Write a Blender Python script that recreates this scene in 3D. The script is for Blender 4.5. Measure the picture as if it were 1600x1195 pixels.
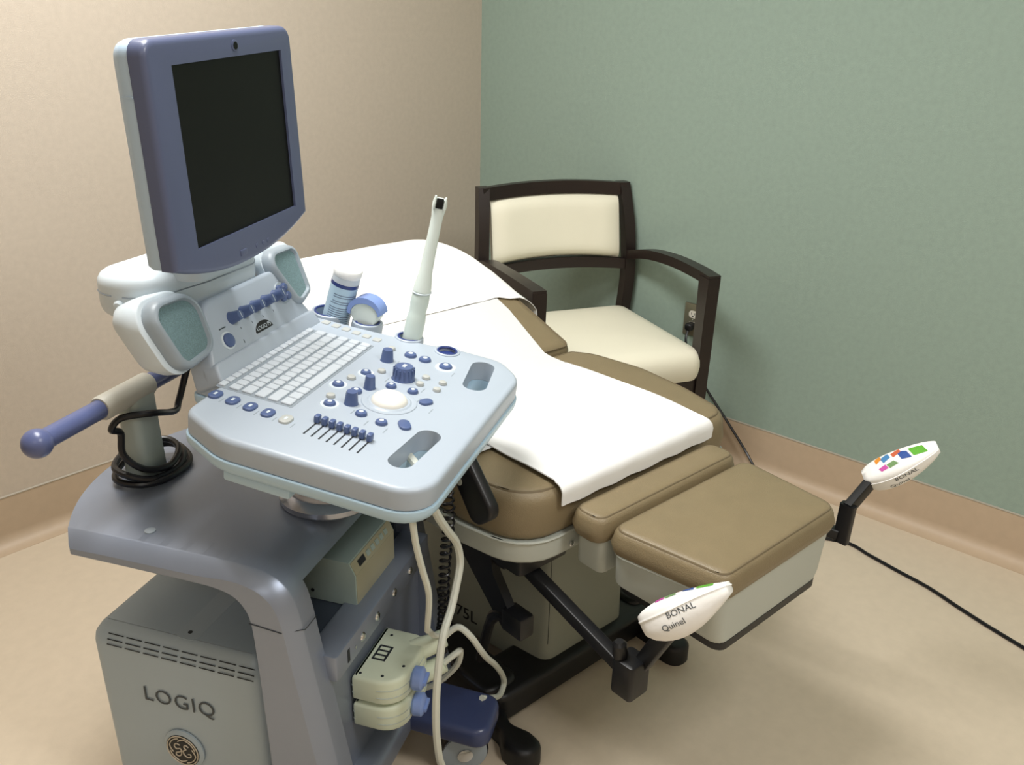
import bpy, bmesh, math, random
from math import sin, cos, pi, radians as R, sqrt, atan2
from mathutils import Vector as V, Matrix as MX
random.seed(7)
for o in list(bpy.data.objects): bpy.data.objects.remove(o, do_unlink=True)
SC = bpy.context.scene
COL = SC.collection

# ------------------------------------------------------------------ camera
cam_d = bpy.data.cameras.new('camera'); cam = bpy.data.objects.new('camera', cam_d); COL.objects.link(cam)
cam_d.sensor_fit = 'HORIZONTAL'; cam_d.sensor_width = 36; cam_d.lens = 1358/1600*36; cam_d.clip_start = .02
CAMP = V((-2.579, -2.4453, 1.42)); YAW, PIT, ROL = R(48.954), R(22.728), R(1.5315)
_h = V((sin(YAW), cos(YAW), 0)); _r = V((cos(YAW), -sin(YAW), 0)); _u = V((0, 0, 1))
_fw = _h*cos(PIT)-_u*sin(PIT); _up = _u*cos(PIT)+_h*sin(PIT)
_rt = _r*cos(ROL)+_up*sin(ROL); _ut = _up*cos(ROL)-_r*sin(ROL)
cam.matrix_world = MX(((_rt.x, _ut.x, -_fw.x, CAMP.x), (_rt.y, _ut.y, -_fw.y, CAMP.y), (_rt.z, _ut.z, -_fw.z, CAMP.z), (0, 0, 0, 1)))
SC.camera = cam

# ------------------------------------------------------------------ world, lights, exposure
w = bpy.data.worlds.new('world'); SC.world = w; w.use_nodes = True
w.node_tree.nodes['Background'].inputs[0].default_value = (.9, .95, 1, 1)
w.node_tree.nodes['Background'].inputs[1].default_value = .0
SC.view_settings.view_transform = 'Standard'; SC.view_settings.look = 'None'
SC.view_settings.gamma = 1; SC.view_settings.use_curve_mapping = False
SC.view_settings.exposure = 0.0
CEIL = 2.62
ROOM = (-4.3, 0, -4.5, 0)
LIGHTS = [(-1.8, -1.0, 54), (-1.6, -3.2, 34), (-3.6, -3.2, 10)]     # recessed ceiling fixtures, the last one added for frontal light: x, y, watts
LCOL = (1.0, .99, .965)
for lx, ly, lw in LIGHTS:
    ld = bpy.data.lights.new('troffer_lamp', 'AREA'); ld.shape = 'RECTANGLE'; ld.size = .54; ld.size_y = 1.12
    ld.energy = lw; ld.color = LCOL
    lo = bpy.data.objects.new('troffer_lamp', ld); COL.objects.link(lo); lo.location = (lx, ly, CEIL-.012)

# ------------------------------------------------------------------ materials
def s2l(c): return c/12.92 if c <= .04045 else ((c+.055)/1.055)**2.4
def hexc(h): h = h.lstrip('#'); return tuple(s2l(int(h[i:i+2], 16)/255) for i in (0, 2, 4))+(1,)
MATS = {}
def mat(name, col, rough=.5, metal=0., bump=0., scale=200., mottle=0., mscale=6., spec=.5, coat=0., sheen=0., trans=0.):
    if name in MATS: return MATS[name]
    m = bpy.data.materials.new(name); m.use_nodes = True; nt = m.node_tree; b = nt.nodes['Principled BSDF']
    c = hexc(col); b.inputs['Base Color'].default_value = c; b.inputs['Roughness'].default_value = rough
    b.inputs['Metallic'].default_value = metal; b.inputs['Specular IOR Level'].default_value = spec
    b.inputs['Coat Weight'].default_value = coat; b.inputs['Transmission Weight'].default_value = trans
    tc = nt.nodes.new('ShaderNodeTexCoord')
    n = nt.nodes.new('ShaderNodeTexNoise'); n.inputs['Scale'].default_value = mscale; n.inputs['Detail'].default_value = 5
    nt.links.new(tc.outputs['Object'], n.inputs['Vector'])
    mr = nt.nodes.new('ShaderNodeMapRange'); mr.inputs[1].default_value = .3; mr.inputs[2].default_value = .7
    mr.inputs[3].default_value = 1-mottle; mr.inputs[4].default_value = 1+mottle
    nt.links.new(n.outputs['Fac'], mr.inputs[0])
    mx = nt.nodes.new('ShaderNodeMix'); mx.data_type = 'RGBA'; mx.blend_type = 'MULTIPLY'; mx.inputs[0].default_value = 1
    mx.inputs[6].default_value = c; nt.links.new(mr.outputs[0], mx.inputs[7]); nt.links.new(mx.outputs[2], b.inputs['Base Color'])
    if bump:
        n2 = nt.nodes.new('ShaderNodeTexNoise'); n2.inputs['Scale'].default_value = scale; n2.inputs['Detail'].default_value = 3
        nt.links.new(tc.outputs['Object'], n2.inputs['Vector'])
        bp = nt.nodes.new('ShaderNodeBump'); bp.inputs['Strength'].default_value = bump; bp.inputs['Distance'].default_value = .002
        nt.links.new(n2.outputs['Fac'], bp.inputs['Height']); nt.links.new(bp.outputs[0], b.inputs['Normal'])
    MATS[name] = m; return m
def emis(name, col, s):
    m = bpy.data.materials.new(name); m.use_nodes = True; b = m.node_tree.nodes['Principled BSDF']
    b.inputs['Base Color'].default_value = (1, 1, 1, 1); b.inputs['Emission Color'].default_value = col+(1,); b.inputs['Emission Strength'].default_value = s
    MATS[name] = m; return m

mat('wall_beige', '#c5b9aa', .85, bump=.25, scale=420, mottle=.035, mscale=60)
mat('wall_green', '#8fa297', .85, bump=.25, scale=420, mottle=.04, mscale=60)
mat('ceil_white', '#e9e6df', .9, bump=.3, scale=90)
mat('vinyl_floor', '#c9bba6', .38, bump=.06, scale=240, mottle=.03, mscale=35)
mat('cove_vinyl', '#b8a48c', .5, bump=.06, scale=240, mottle=.03, mscale=35)
mat('trim_metal', '#b4ada0', .4, metal=.3)
mat('console_white', '#a9b4c0', .38, bump=.05, scale=900, mottle=.01)
mat('console_pale', '#b2cddf', .35, mottle=.01)
mat('shell_pale', '#b9d0e6', .35)
mat('key_white', '#c3cbd3', .45)
mat('key_tray', '#8b959e', .6)
mat('grey_button', '#b3b6b3', .35)
mat('control_blue', '#50618a', .32, mottle=.02)
mat('handle_blue', '#545d84', .3, mottle=.02)
mat('bumper_blue', '#3a4468', .3, mottle=.03)
mat('cup_navy', '#2c3c78', .35)
mat('probe_blue', '#7f97cf', .35)
mat('bezel_blue', '#575f7c', .33, mottle=.02)
mat('screen_black', '#0b0c0b', .45, spec=.25)
mat('silver_paint', '#8e97a8', .36, metal=.55, bump=.06, scale=1400, mottle=.02)
mat('cabinet_grey', '#a3b2bd', .45, metal=.15, bump=.06, scale=1400, mottle=.02)
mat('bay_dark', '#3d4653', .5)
mat('grille', '#738e92', .75, bump=.6, scale=2200, mottle=.25, mscale=700)
mat('pod_white', '#ced9e0', .4)
mat('pod_grey', '#96a1aa', .4)
mat('post_grey', '#a8b3ae', .5)
mat('sleeve_white', '#bdbbb0', .5)
mat('rubber_black', '#121216', .38)
mat('cord_black', '#0e0f14', .33)
mat('black_metal', '#0b0c10', .42, bump=.05, scale=800)
mat('slot_dark', '#20262b', .7)
mat('ink', '#3c4348', .6)
mat('ink_black', '#1b1c1c', .6)
mat('emblem_silver', '#c4bcae', .3, metal=.5)
mat('silver_bright', '#a9adb8', .25, metal=.85)
mat('chrome', '#d8dadc', .15, metal=1.)
mat('printer_plastic', '#a3b6b3', .5, mottle=.02)
mat('printer_front', '#aaa890', .5, mottle=.02)
mat('connector_plastic', '#d3dcc6', .45, mottle=.02)
mat('cable_white', '#cfd3c9', .45)
mat('probe_white', '#d6e0da', .35)
mat('sheath', '#c9d6cf', .3)
mat('leather', '#7f7156', .42, bump=.35, scale=420, mottle=.04, mscale=20)
mat('leather_seam', '#6c5f48', .5)
mat('pan_grey', '#b1b6ae', .4, mottle=.02)
mat('column_cover', '#8b8f84', .55, mottle=.02)
mat('drape_paper', '#e8e9e9', .75, bump=.25, scale=60, mottle=.01)
mat('paper', '#d6d8d8', .75, bump=.25, scale=60, mottle=.01)
mat('cloth_white', '#f4f4f2', .8, bump=.5, scale=45, mottle=.01)
mat('wood_dark', '#1f1614', .35, bump=.05, scale=60, mottle=.1, mscale=12)
mat('cream_vinyl', '#ece8d4', .5, bump=.12, scale=500, mottle=.015)
mat('steel_plate', '#8b8878', .35, metal=.6)
mat('ivory', '#e6e3da', .4)
for n, c in dict(green='#5aa62c', blue='#2c4f96', pink='#c14aa0', orange='#e0902c', violet='#6d4a8c', sky='#4683b8', red='#c8603c', leaf='#6b8f5a').items(): mat('print_'+n, c, .7)

# ------------------------------------------------------------------ mesh toolkit
class G:
    def __init__(s): s.v = []; s.f = []
    def add(s, vs, fs, M=None):
        k = len(s.v); s.v += [tuple(M @ V(p)) if M else tuple(p) for p in vs]; s.f += [tuple(i+k for i in f) for f in fs]; return s
    def loft(s, rings, M=None, cap0=True, cap1=True, close=True):
        n = len(rings[0]); vs = [p for r in rings for p in r]; fs = []
        for i in range(len(rings)-1):
            for j in range(n if close else n-1):
                a, b = i*n+j, i*n+(j+1) % n; fs.append((a, b, b+n, a+n))
        if cap0: fs.append(tuple(range(n-1, -1, -1)))
        if cap1: fs.append(tuple(range((len(rings)-1)*n, len(rings)*n)))
        return s.add(vs, fs, M)
    def slab(s, out, z0, z1, rt=0., rb=0., seg=3, M=None, crown=0.):
        out = [V((p[0], p[1])) for p in out]; rings = []
        prof = []
        if rb > 0: prof += [(rb*(1-sin(pi/2*i/seg)), z0+rb*(1-cos(pi/2*i/seg))) for i in range(seg)]
        prof += [(0, z0+rb), (0, z1-rt)] if (z1-rt)-(z0+rb) > 1e-6 else [(0, z0+rb)]
        if rt > 0: prof += [(rt*(1-cos(pi/2*i/seg)), z1-rt+rt*sin(pi/2*i/seg)) for i in range(1, seg+1)]
        for d, z in prof:
            q = inset(out, d) if d > 1e-7 else out
            rings.append([(p.x, p.y, z) for p in q])
        return s.loft(rings, M)
    def box(s, x0, x1, y0, y1, z0, z1, r=0., seg=2, M=None):
        if r <= 0:
            vs = [(x, y, z) for z in (z0, z1) for x, y in ((x0, y0), (x1, y0), (x1, y1), (x0, y1))]
            return s.add(vs, [(3, 2, 1, 0), (4, 5, 6, 7), (0, 1, 5, 4), (1, 2, 6, 5), (2, 3, 7, 6), (3, 0, 4, 7)], M)
        return s.slab(rrect(x0, x1, y0, y1, r, max(2, seg)), z0, z1, r*.98, r*.98, seg, M)
    def lathe(s, prof, n=24, M=None, cap=True):
        rings = [[(r*cos(2*pi*i/n), r*sin(2*pi*i/n), z) for i in range(n)] for r, z in prof]
        return s.loft(rings, M, cap, cap)
    def tube(s, pts, r, n=10, cap=True, M=None):
        pts = [V(p) for p in pts]; m = len(pts); rad = r if isinstance(r, (list, tuple)) else [r]*m
        T = []
        for i in range(m):
            a = pts[max(0, i-1)]; b = pts[min(m-1, i+1)]; T.append((b-a).normalized())
        up = V((0, 0, 1)) if abs(T[0].z) < .9 else V((1, 0, 0)); x = T[0].cross(up).normalized(); rings = []
        for i in range(m):
            x = (x-T[i]*x.dot(T[i])).normalized(); y = T[i].cross(x)
            rings.append([tuple(pts[i]+(x*cos(2*pi*k/n)+y*sin(2*pi*k/n))*rad[i]) for k in range(n)])
        return s.loft(rings, M, cap, cap)
    def bar(s, a, b, wd, hg, up=(0, 0, 1), r=0., M=None):
        a, b = V(a), V(b); t = (b-a).normalized(); u = V(up); x = t.cross(u).normalized(); y = x.cross(t)
        o = rrect(-wd/2, wd/2, -hg/2, hg/2, r, 3) if r else [(-wd/2, -hg/2), (wd/2, -hg/2), (wd/2, hg/2), (-wd/2, hg/2)]
        return s.loft([[tuple(p+x*q[0]+y*q[1]) for q in o] for p in (a, b)], M)
def inset(out, d):
    n = len(out); res = []
    for i in range(n):
        a, b, c = out[i-1], out[i], out[(i+1) % n]
        e1 = (b-a); e2 = (c-b)
        if e1.length < 1e-9: e1 = e2
        if e2.length < 1e-9: e2 = e1
        n1 = V((-e1.y, e1.x)).normalized(); n2 = V((-e2.y, e2.x)).normalized(); m = (n1+n2)
        if m.length < 1e-6: m = n1.copy()
        m.normalize(); k = max(.5, m.dot(n1)); res.append(b+m*(d/k))
    return res
def rrect(x0, x1, y0, y1, r, n=4): return rpoly([(x0, y0), (x1, y0), (x1, y1), (x0, y1)], r, n)
def rpoly(P, r, n=4):
    P = [V((p[0], p[1])) for p in P]; m = len(P); out = []; rr = r if isinstance(r, (list, tuple)) else [r]*m
    for i in range(m):
        b = P[i]; d1 = (P[i-1]-b); d2 = (P[(i+1) % m]-b); l = min(d1.length, d2.length); d1.normalize(); d2.normalize()
        ang = math.acos(max(-1, min(1, d1.dot(d2)))); t = min(rr[i]/math.tan(ang/2), l*.499)
        if t < 1e-6: out.append(b); continue
        rad = t*math.tan(ang/2); c = b+(d1+d2).normalized()*(rad/sin(ang/2))
        p1 = b+d1*t; p2 = b+d2*t; a1 = atan2(p1.y-c.y, p1.x-c.x); a2 = atan2(p2.y-c.y, p2.x-c.x); da = a2-a1
        while da > pi: da -= 2*pi
        while da < -pi: da += 2*pi
        for k in range(n+1): out.append(c+V((cos(a1+da*k/n), sin(a1+da*k/n)))*rad)
    return out
def cr(P, n=8, closed=False):
    P = [V(p) for p in P]; m = len(P); out = []
    for i in range(m if closed else m-1):
        p0 = P[(i-1) % m] if closed else P[max(0, i-1)]; p1 = P[i]; p2 = P[(i+1) % m] if closed else P[i+1]
        p3 = P[(i+2) % m] if closed else P[min(m-1, i+2)]
        for k in range(n):
            t = k/n; out.append(.5*((2*p1)+(p2-p0)*t+(2*p0-5*p1+4*p2-p3)*t*t+(3*p1-p0-3*p2+p3)*t**3))
    if not closed: out.append(P[-1])
    return out
def frame(o, x, y=None, z=None):
    """matrix with given origin, x axis, and z (or y) hint"""
    x = V(x).normalized()
    if z is not None: z = V(z); y = z.cross(x).normalized(); z = x.cross(y)
    else: y = V(y); z = x.cross(y).normalized(); y = z.cross(x)
    return MX(((x.x, y.x, z.x, o[0]), (x.y, y.y, z.y, o[1]), (x.z, y.z, z.z, o[2]), (0, 0, 0, 1)))
def axis_z(o, d):
    d = V(d).normalized(); x = V((1, 0, 0)) if abs(d.x) < .9 else V((0, 1, 0)); x = (x-d*x.dot(d)).normalized(); return frame(o, x, z=d)
def T(x, y, z): return MX.Translation((x, y, z))
def mesh_of(g, name, sharp=35):
    me = bpy.data.meshes.new(name); me.from_pydata(g.v, [], g.f); me.validate()
    bm = bmesh.new(); bm.from_mesh(me); bmesh.ops.recalc_face_normals(bm, faces=bm.faces); bm.to_mesh(me); bm.free()
    me.shade_smooth(); me.set_sharp_from_angle(angle=R(sharp)); return me
def obj(name, g, m, parent=None, sharp=35, label=None, M=None):
    me = mesh_of(g, name, sharp) if isinstance(g, G) else g
    o = bpy.data.objects.new(name, me); COL.objects.link(o)
    if not me.materials: me.materials.append(MATS[m])
    if parent: o.parent = parent
    if M is not None: o.matrix_local = M
    if label: o['label'] = label
    return o
def tag(o, label, cat, group=None):
    o['label'] = label; o['category'] = cat
    if group: o['group'] = group
    return o
def thing(name, label, cat, M, group=None):
    o = bpy.data.objects.new(name, None); o.empty_display_size = .1; COL.objects.link(o); o.matrix_world = M
    return tag(o, label, cat, group)
def struct(name, g, m, sharp=35):
    o = obj(name, g, m, sharp=sharp); o['kind'] = 'structure'; return o
def cut(o, cutters):
    """boolean difference, applied; cutters are temporary"""
    for c in cutters:
        md = o.modifiers.new('cut', 'BOOLEAN'); md.operation = 'DIFFERENCE'; md.solver = 'EXACT'; md.object = c
    dg = bpy.context.evaluated_depsgraph_get(); me = bpy.data.meshes.new_from_object(o.evaluated_get(dg))
    o.modifiers.clear(); old = o.data; o.data = me; bpy.data.meshes.remove(old)
    for c in cutters: bpy.data.objects.remove(c, do_unlink=True)
    me.shade_smooth(); me.set_sharp_from_angle(angle=R(35))
def text_mesh(s, size, ext=.0004, align='CENTER', shear=0., sx=1., bold=0., space=1.):
    cu = bpy.data.curves.new('txt', 'FONT'); cu.body = s; cu.size = size; cu.extrude = ext; cu.align_x = align; cu.align_y = 'CENTER'
    cu.shear = shear; cu.offset = bold; cu.space_character = space; cu.resolution_u = 3
    t = bpy.data.objects.new('txt', cu); COL.objects.link(t); dg = bpy.context.evaluated_depsgraph_get()
    me = bpy.data.meshes.new_from_object(t.evaluated_get(dg)); bpy.data.objects.remove(t, do_unlink=True)
    if sx != 1:
        for v in me.vertices: v.co.x *= sx
    return me
def lettering(name, s, size, m, parent, M, **k):
    me = text_mesh(s, size, **k); me.materials.clear(); me.materials.append(MATS[m])
    o = bpy.data.objects.new(name, me); COL.objects.link(o); o.parent = parent; o.matrix_local = M; return o
def sheet(fn, nu, nv, th=.0008):
    """thin sheet from fn(u,v)->point with u,v in 0..1; real thickness"""
    g = G(); P = [[V(fn(i/nu, j/nv)) for j in range(nv+1)] for i in range(nu+1)]; top = []; bot = []
    for i in range(nu+1):
        for j in range(nv+1):
            a = P[min(nu, i+1)][j]-P[max(0, i-1)][j]; b = P[i][min(nv, j+1)]-P[i][max(0, j-1)]; n = a.cross(b)
            n = n.normalized() if n.length > 1e-12 else V((0, 0, 1)); top.append(P[i][j]); bot.append(P[i][j]-n*th)
    k = len(top); W = nv+1; fs = []
    for i in range(nu):
        for j in range(nv):
            a = i*W+j; fs.append((a, a+W, a+W+1, a+1)); fs.append((k+a, k+a+1, k+a+W+1, k+a+W))
    for i in range(nu): fs.append((i*W, k+i*W, k+(i+1)*W, (i+1)*W)); fs.append((i*W+nv, (i+1)*W+nv, k+(i+1)*W+nv, k+i*W+nv))
    for j in range(nv): fs.append((j, j+1, k+j+1, k+j)); b0 = nu*W; fs.append((b0+j, k+b0+j, k+b0+j+1, b0+j+1))
    return g.add(top+bot, fs)

# ------------------------------------------------------------------ room shell
X0, X1, Y0, Y1 = ROOM
struct('floor', G().box(X0-.1, X1+.1, Y0-.1, Y1+.1, -.1, 0), 'vinyl_floor')
struct('ceiling', G().box(X0-.1, X1+.1, Y0-.1, Y1+.1, CEIL, CEIL+.1), 'ceil_white')
struct('wall_left', G().box(X0-.1, X1+.1, 0, .1, 0, CEIL), 'wall_beige')
struct('wall_right', G().box(0, .1, Y0-.1, 0, 0, CEIL), 'wall_green')
struct('wall_rear', G().box(X0-.1, X1+.1, Y0-.1, Y0, 0, CEIL), 'wall_beige')
struct('wall_near', G().box(X0-.1, X0, Y0, 0, 0, CEIL), 'wall_beige')
def cove(name, a, b, inward, hb=.15):
    a, b, n = V((a[0], a[1], 0)), V((b[0], b[1], 0)), V((inward[0], inward[1], 0))
    prof = [(-.002, -.002), (-.002, hb), (.0035, hb), (.004, hb-.004)]+[(.004+.04*(1-cos(pi/2*i/8)), .041-.04*sin(pi/2*i/8)) for i in range(9)]+[(.05, .0006), (.05, -.002)]
    g = G().loft([[tuple(p+n*d+V((0, 0, z))) for d, z in prof] for p in (a, b)]); struct('baseboard_'+name, g, 'cove_vinyl')
    g = G().loft([[tuple(p+n*d+V((0, 0, z))) for d, z in [(0, hb), (.005, hb), (.005, hb+.002), (0, hb+.004)]] for p in (a, b)])
    return struct('trim_'+str({'left': 1, 'right': 2, 'rear': 3, 'near': 4}[name]), g, 'trim_metal')
cove('left', (X0, 0), (0, 0), (0, -1)); cove('right', (0, Y0), (0, 0), (-1, 0))
cove('rear', (X0, Y0), (0, Y0), (0, 1)); cove('near', (X0, Y0), (X0, 0), (1, 0))
for i, (lx, ly, lw) in enumerate(LIGHTS):
    t = thing('ceiling_light', 'recessed white ceiling light panel '+('over the examination table', 'near the rear wall', 'added in the near left corner for frontal light')[i], 'ceiling light', T(lx, ly, CEIL-.012))
    g = G()
    for sx in (-1, 1): g.box(sx*.29-.02, sx*.29+.02, -.6, .6, -.004, .014)
    for sy in (-1, 1): g.box(-.27, .27, sy*.58-.02, sy*.58+.02, -.004, .014)
    obj('frame', g, 'ceil_white', t); obj('diffuser', G().box(-.27, .27, -.56, .56, .004, .012), 'ceil_white', t)

# ------------------------------------------------------------------ wall outlet with plug
t = thing('wall_outlet', 'steel duplex wall outlet on the green wall behind the chair', 'outlet', T(-.001, -1.028, .47))
Mo = MX.Rotation(R(-90), 4, 'Z') @ MX.Rotation(R(90), 4, 'X')     # local x along -y wall, local y up, z out to -x
def onwall(g): return g
MW = MX(((0, 0, -1, 0), (-1, 0, 0, 0), (0, 1, 0, 0), (0, 0, 0, 1)))
g = G().slab(rrect(-.036, .036, -.058, .058, .003, 2), 0, .005, .003, 0, 2, MW); obj('plate', g, 'steel_plate', t)
for zz in (.02, -.02):
    g = G().slab(rpoly([(-.017, zz-.0135), (.017, zz-.0135), (.017, zz+.0135), (-.017, zz+.0135)], .012, 5), .004, .0065, .001, 0, 2, MW)
    rc = obj('receptacle', g, 'ivory', t)
    if zz > 0:
        g = G().box(-.0075, -.0055, zz-.001, zz+.007, .006, .0068, M=MW).box(.0055, .0075, zz-.001, zz+.007, .006, .0068, M=MW).lathe([(.0026, .006), (.0026, .0068)], 10, MW @ T(0, zz-.007, 0)); obj('slot', g, 'slot_dark', rc)
g = G().lathe([(.002, 0), (.003, .0015), (.001, .002)], 8, MW @ T(0, 0, .005)); obj('screw', g, 'chrome', t)
t = thing('power_plug', 'black power plug and cord dropping from the wall outlet behind the chair', 'plug', T(-.008, -1.028, .45))
obj('plug_body', G().slab(rpoly([(-.014, -.014), (.014, -.014), (.014, .014), (-.014, .014)], .01, 4), 0, .03, .008, .0, 3, MW), 'rubber_black', t)
pts = cr([(-.02, 0, -.005), (-.045, -.01, -.05), (-.035, -.05, -.14), (-.02, -.11, -.22), (-.02, -.19, -.30), (-.03, -.28, -.385), (-.09, -.37, -.437), (-.18, -.42, -.4445), (-.35, -.3, -.4445), (-.6, -.0, -.4445), (-.85, .12, -.4445), (-1.05, .16, -.4445)], 8)
obj('cord', G().tube(pts, .0045, 8), 'cord_black', t)
# power cord lying over the floor
fl = [(-1.12, -.98), (-.95, -1.05), (-.75, -1.25), (-.55, -1.45), (-.33, -1.62), (-.25, -1.744), (-.267, -1.83), (-.288, -1.912), (-.310, -2.006), (-.348, -2.1), (-.378, -2.18), (-.407, -2.268), (-.47, -2.45), (-.5, -2.75), (-.42, -3.0)]
pts = cr([(x, y, .0055) for x, y in fl], 6); t = bpy.data.objects.new('floor_cord', mesh_of(G().tube(pts, .005, 8), 'floor_cord')); COL.objects.link(t); t.data.materials.append(MATS['cord_black'])
tag(t, 'thin black power cord running across the beige floor from under the table', 'cord')

# ------------------------------------------------------------------ chair
CH = T(-.262, -.61, 0) @ MX.Rotation(R(-28), 4, 'Z')
t = thing('guest_chair', 'dark wooden armchair with cream upholstered seat and back in the room corner', 'chair', CH)
# local: x to the right seen from the front, +y back. back posts near y=0, front posts near y=-.52
def postp(s): return [(s*.262, .03, .0), (s*.266, .015, .25), (s*.272, -.012, .45), (s*.276, -.022, .6), (s*.270, -.008, .76), (s*.258, .03, .905)]
for s in (-1, 1):
    P = cr(postp(s), 5); g = G()
    wds = []
    for i, p in enumerate(P):
        k = .021-.004*abs(i/len(P)-.55); wds.append(k)
    g.loft([[(p.x-.019, p.y-k, p.z), (p.x+.019, p.y-k, p.z), (p.x+.019, p.y+k, p.z), (p.x-.019, p.y+k, p.z)] for p, k in zip(P, wds)])
    obj('back_post', g, 'wood_dark', t)
def backrail(z, h, th, bow, yb):
    g = G(); rings = []
    for i in range(13):
        u = -1+2*i/12; x = u*.262; y = yb+bow*(1-u*u); zz = z+.012*(1-u*u)
        rings.append([(x, y-th/2, zz-h/2), (x, y+th/2, zz-h/2), (x, y+th/2, zz+h/2), (x, y-th/2, zz+h/2)])
    return g.loft(rings)
obj('top_rail', backrail(.882, .042, .03, .03, .02), 'wood_dark', t)
obj('lower_rail', backrail(.626, .036, .03, .03, -.02), 'wood_dark', t)
g = G(); rings = []
for i in range(15):
    u = -1+2*i/14; x = u*.236; bow = .03*(1-u*u); e = (1-abs(u)**14); ring = []
    prof = []
    for k in range(15):
        q = k/14; z = .648+(.862-.648)*q; y0 = -.018+(.02+.018)*q+bow; th = .03*(1-(2*q-1)**8)*(.35+.65*e)
        prof.append((x, y0-th, z+.012*(1-u*u)))
    back = [(x, -.018+(.02+.018)*q/8+bow+.012, .648+(.862-.648)*q/8+.012*(1-u*u)) for q in range(8, -1, -1)]
    rings.append(prof+back)
g.loft(rings); obj('back_cushion', g, 'cream_vinyl', t, 50)
# seat cushion
so = rpoly([(-.286, -.562), (.286, -.562), (.264, -.03), (-.264, -.03)], [.05, .05, .05, .05], 5)
g = G(); rings = []
soV = [V(p) for p in so]
for d, z in [(.008, .385), (.0, .40), (-.004, .43), (-.002, .452), (.006, .468), (.02, .48), (.05, .488), (.1, .493), (.16, .496), (.21, .497)]:
    q = inset(soV, d) if d < .05 else [V((0, -.285))+(p-V((0, -.285)))*(1-d/.27) for p in soV]
    rings.append([(p.x, p.y, z) for p in q])
g.loft(rings); obj('seat_cushion', g, 'cream_vinyl', t, 60)
for s in (-1, 1):
    # front leg and arm
    g = G().loft([[(s*.283+a*k, -.53+b*k2, z) for a, b in ((-1, -1), (1, -1), (1, 1), (-1, 1))] for z, k, k2 in ((0, .016, .017), (.3, .02, .022), (.6, .021, .024), (.712, .021, .027))])
    obj('front_leg', g, 'wood_dark', t)
    P = cr([(s*.276, -.02, .655), (s*.29, -.15, .688), (s*.297, -.3, .703), (s*.292, -.45, .707), (s*.284, -.555, .705)], 5)
    g = G().loft([[(p.x-.021, p.y, p.z-.016), (p.x+.021, p.y, p.z-.016), (p.x+.021, p.y, p.z+.016), (p.x-.021, p.y, p.z+.016)] for p in P]); obj('armrest', g, 'wood_dark', t)
    obj('side_rail', G().box(s*.262-.012, s*.262+.012, -.51, -.0, .335, .39), 'wood_dark', t)
obj('front_rail', G().box(-.27, .27, -.545, -.518, .335, .39), 'wood_dark', t)
obj('rear_rail', G().box(-.25, .25, -.012, .012, .335, .39), 'wood_dark', t)

# ------------------------------------------------------------------ examination table
TM = T(-1.235, -1.6, 0) @ MX.Rotation(R(-6.5), 4, 'Z')
et = thing('exam_table', 'tan upholstered examination table with grey pans and black base', 'exam table', TM)
SEATZ = .632
def cushion(out, z0, z1, rb, rt, crown=.006, M=None, seg=5):
    out = [V((p[0], p[1])) for p in out]; c = sum(out, V((0, 0)))/len(out); rings = []
    for i in range(seg+1):
        a = pi/2*i/seg; rings.append((rb*(1-sin(a)), z0+rb*(1-cos(a))))
    mid = (z0+rb+z1-rt)/2; rings.append((-.004, mid))
    for i in range(seg+1):
        a = pi/2*i/seg; rings.append((rt*(1-cos(a)), z1-rt+rt*sin(a)))
    R_ = []
    for d, z in rings:
        q = inset(out, d) if abs(d) > 1e-7 else out; R_.append([(p.x, p.y, z) for p in q])
    top = inset(out, rt)
    for k in (.82, .6, .35, .12):
        R_.append([(c.x+(p.x-c.x)*k, c.y+(p.y-c.y)*k, z1+crown*(1-k*k)) for p in top])
    return G().loft(R_, M)
def piping(out, d, z, r=.0028, M=None):
    q = inset([V((p[0], p[1])) for p in out], d); P = [(p.x, p.y, z) for p in q]; P = P+[P[0], P[1]]
    return G().tube(P, r, 6, False, M)
seat_out = rpoly([(-.315, -.03), (.305, -.03), (.345, .12), (.362, .27), (.34, .42), (.30, .475), (-.30, .475), (-.335, .42), (-.35, .27), (-.345, .12)], [.1, .07, .15, .2, .12, .03, .03, .12, .2, .15], 5)
o = obj('seat_cushion', cushion(seat_out, .528, SEATZ, .02, .03, .004), 'leather', et, 60)
obj('piping', piping(seat_out, .016, SEATZ-.0045), 'leather_seam', o)
g = G().slab(inset([V(p) for p in seat_out], -.003), .485, .532, .0, .008, 3); pn = obj('seat_pan', g, 'pan_grey', et)
g = G(); q = inset([V(p) for p in seat_out], -.005); P = [(p.x, p.y, .532) for p in q]; g.tube(P+P[:2], .003, 6, False); obj('pan_lip', g, 'pan_grey', pn)
obj('pan_screw', G().lathe([(.006, 0), (.006, .002), (.003, .004)], 12, axis_z((-.2, -.035, .502), (0, -1, 0))), 'chrome', pn)
# backrest
BK = T(0, .475, SEATZ+.002) @ MX.Rotation(R(20), 4, 'X')
back_out = rpoly([(-.325, .0), (.325, .0), (.325, .575), (-.325, .575)], [.03, .03, .15, .15], 7)
o = obj('backrest_cushion', cushion(back_out, -.095, 0, .02, .03, .003), 'leather', et, 60, M=BK)
obj('piping', piping(back_out, .012, -.005), 'leather_seam', o)
obj('backrest_frame', G().slab(rrect(-.27, .27, .03, .5, .05, 4), -.13, -.093, .0, .01, 2), 'pan_grey', et, M=BK)
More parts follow.
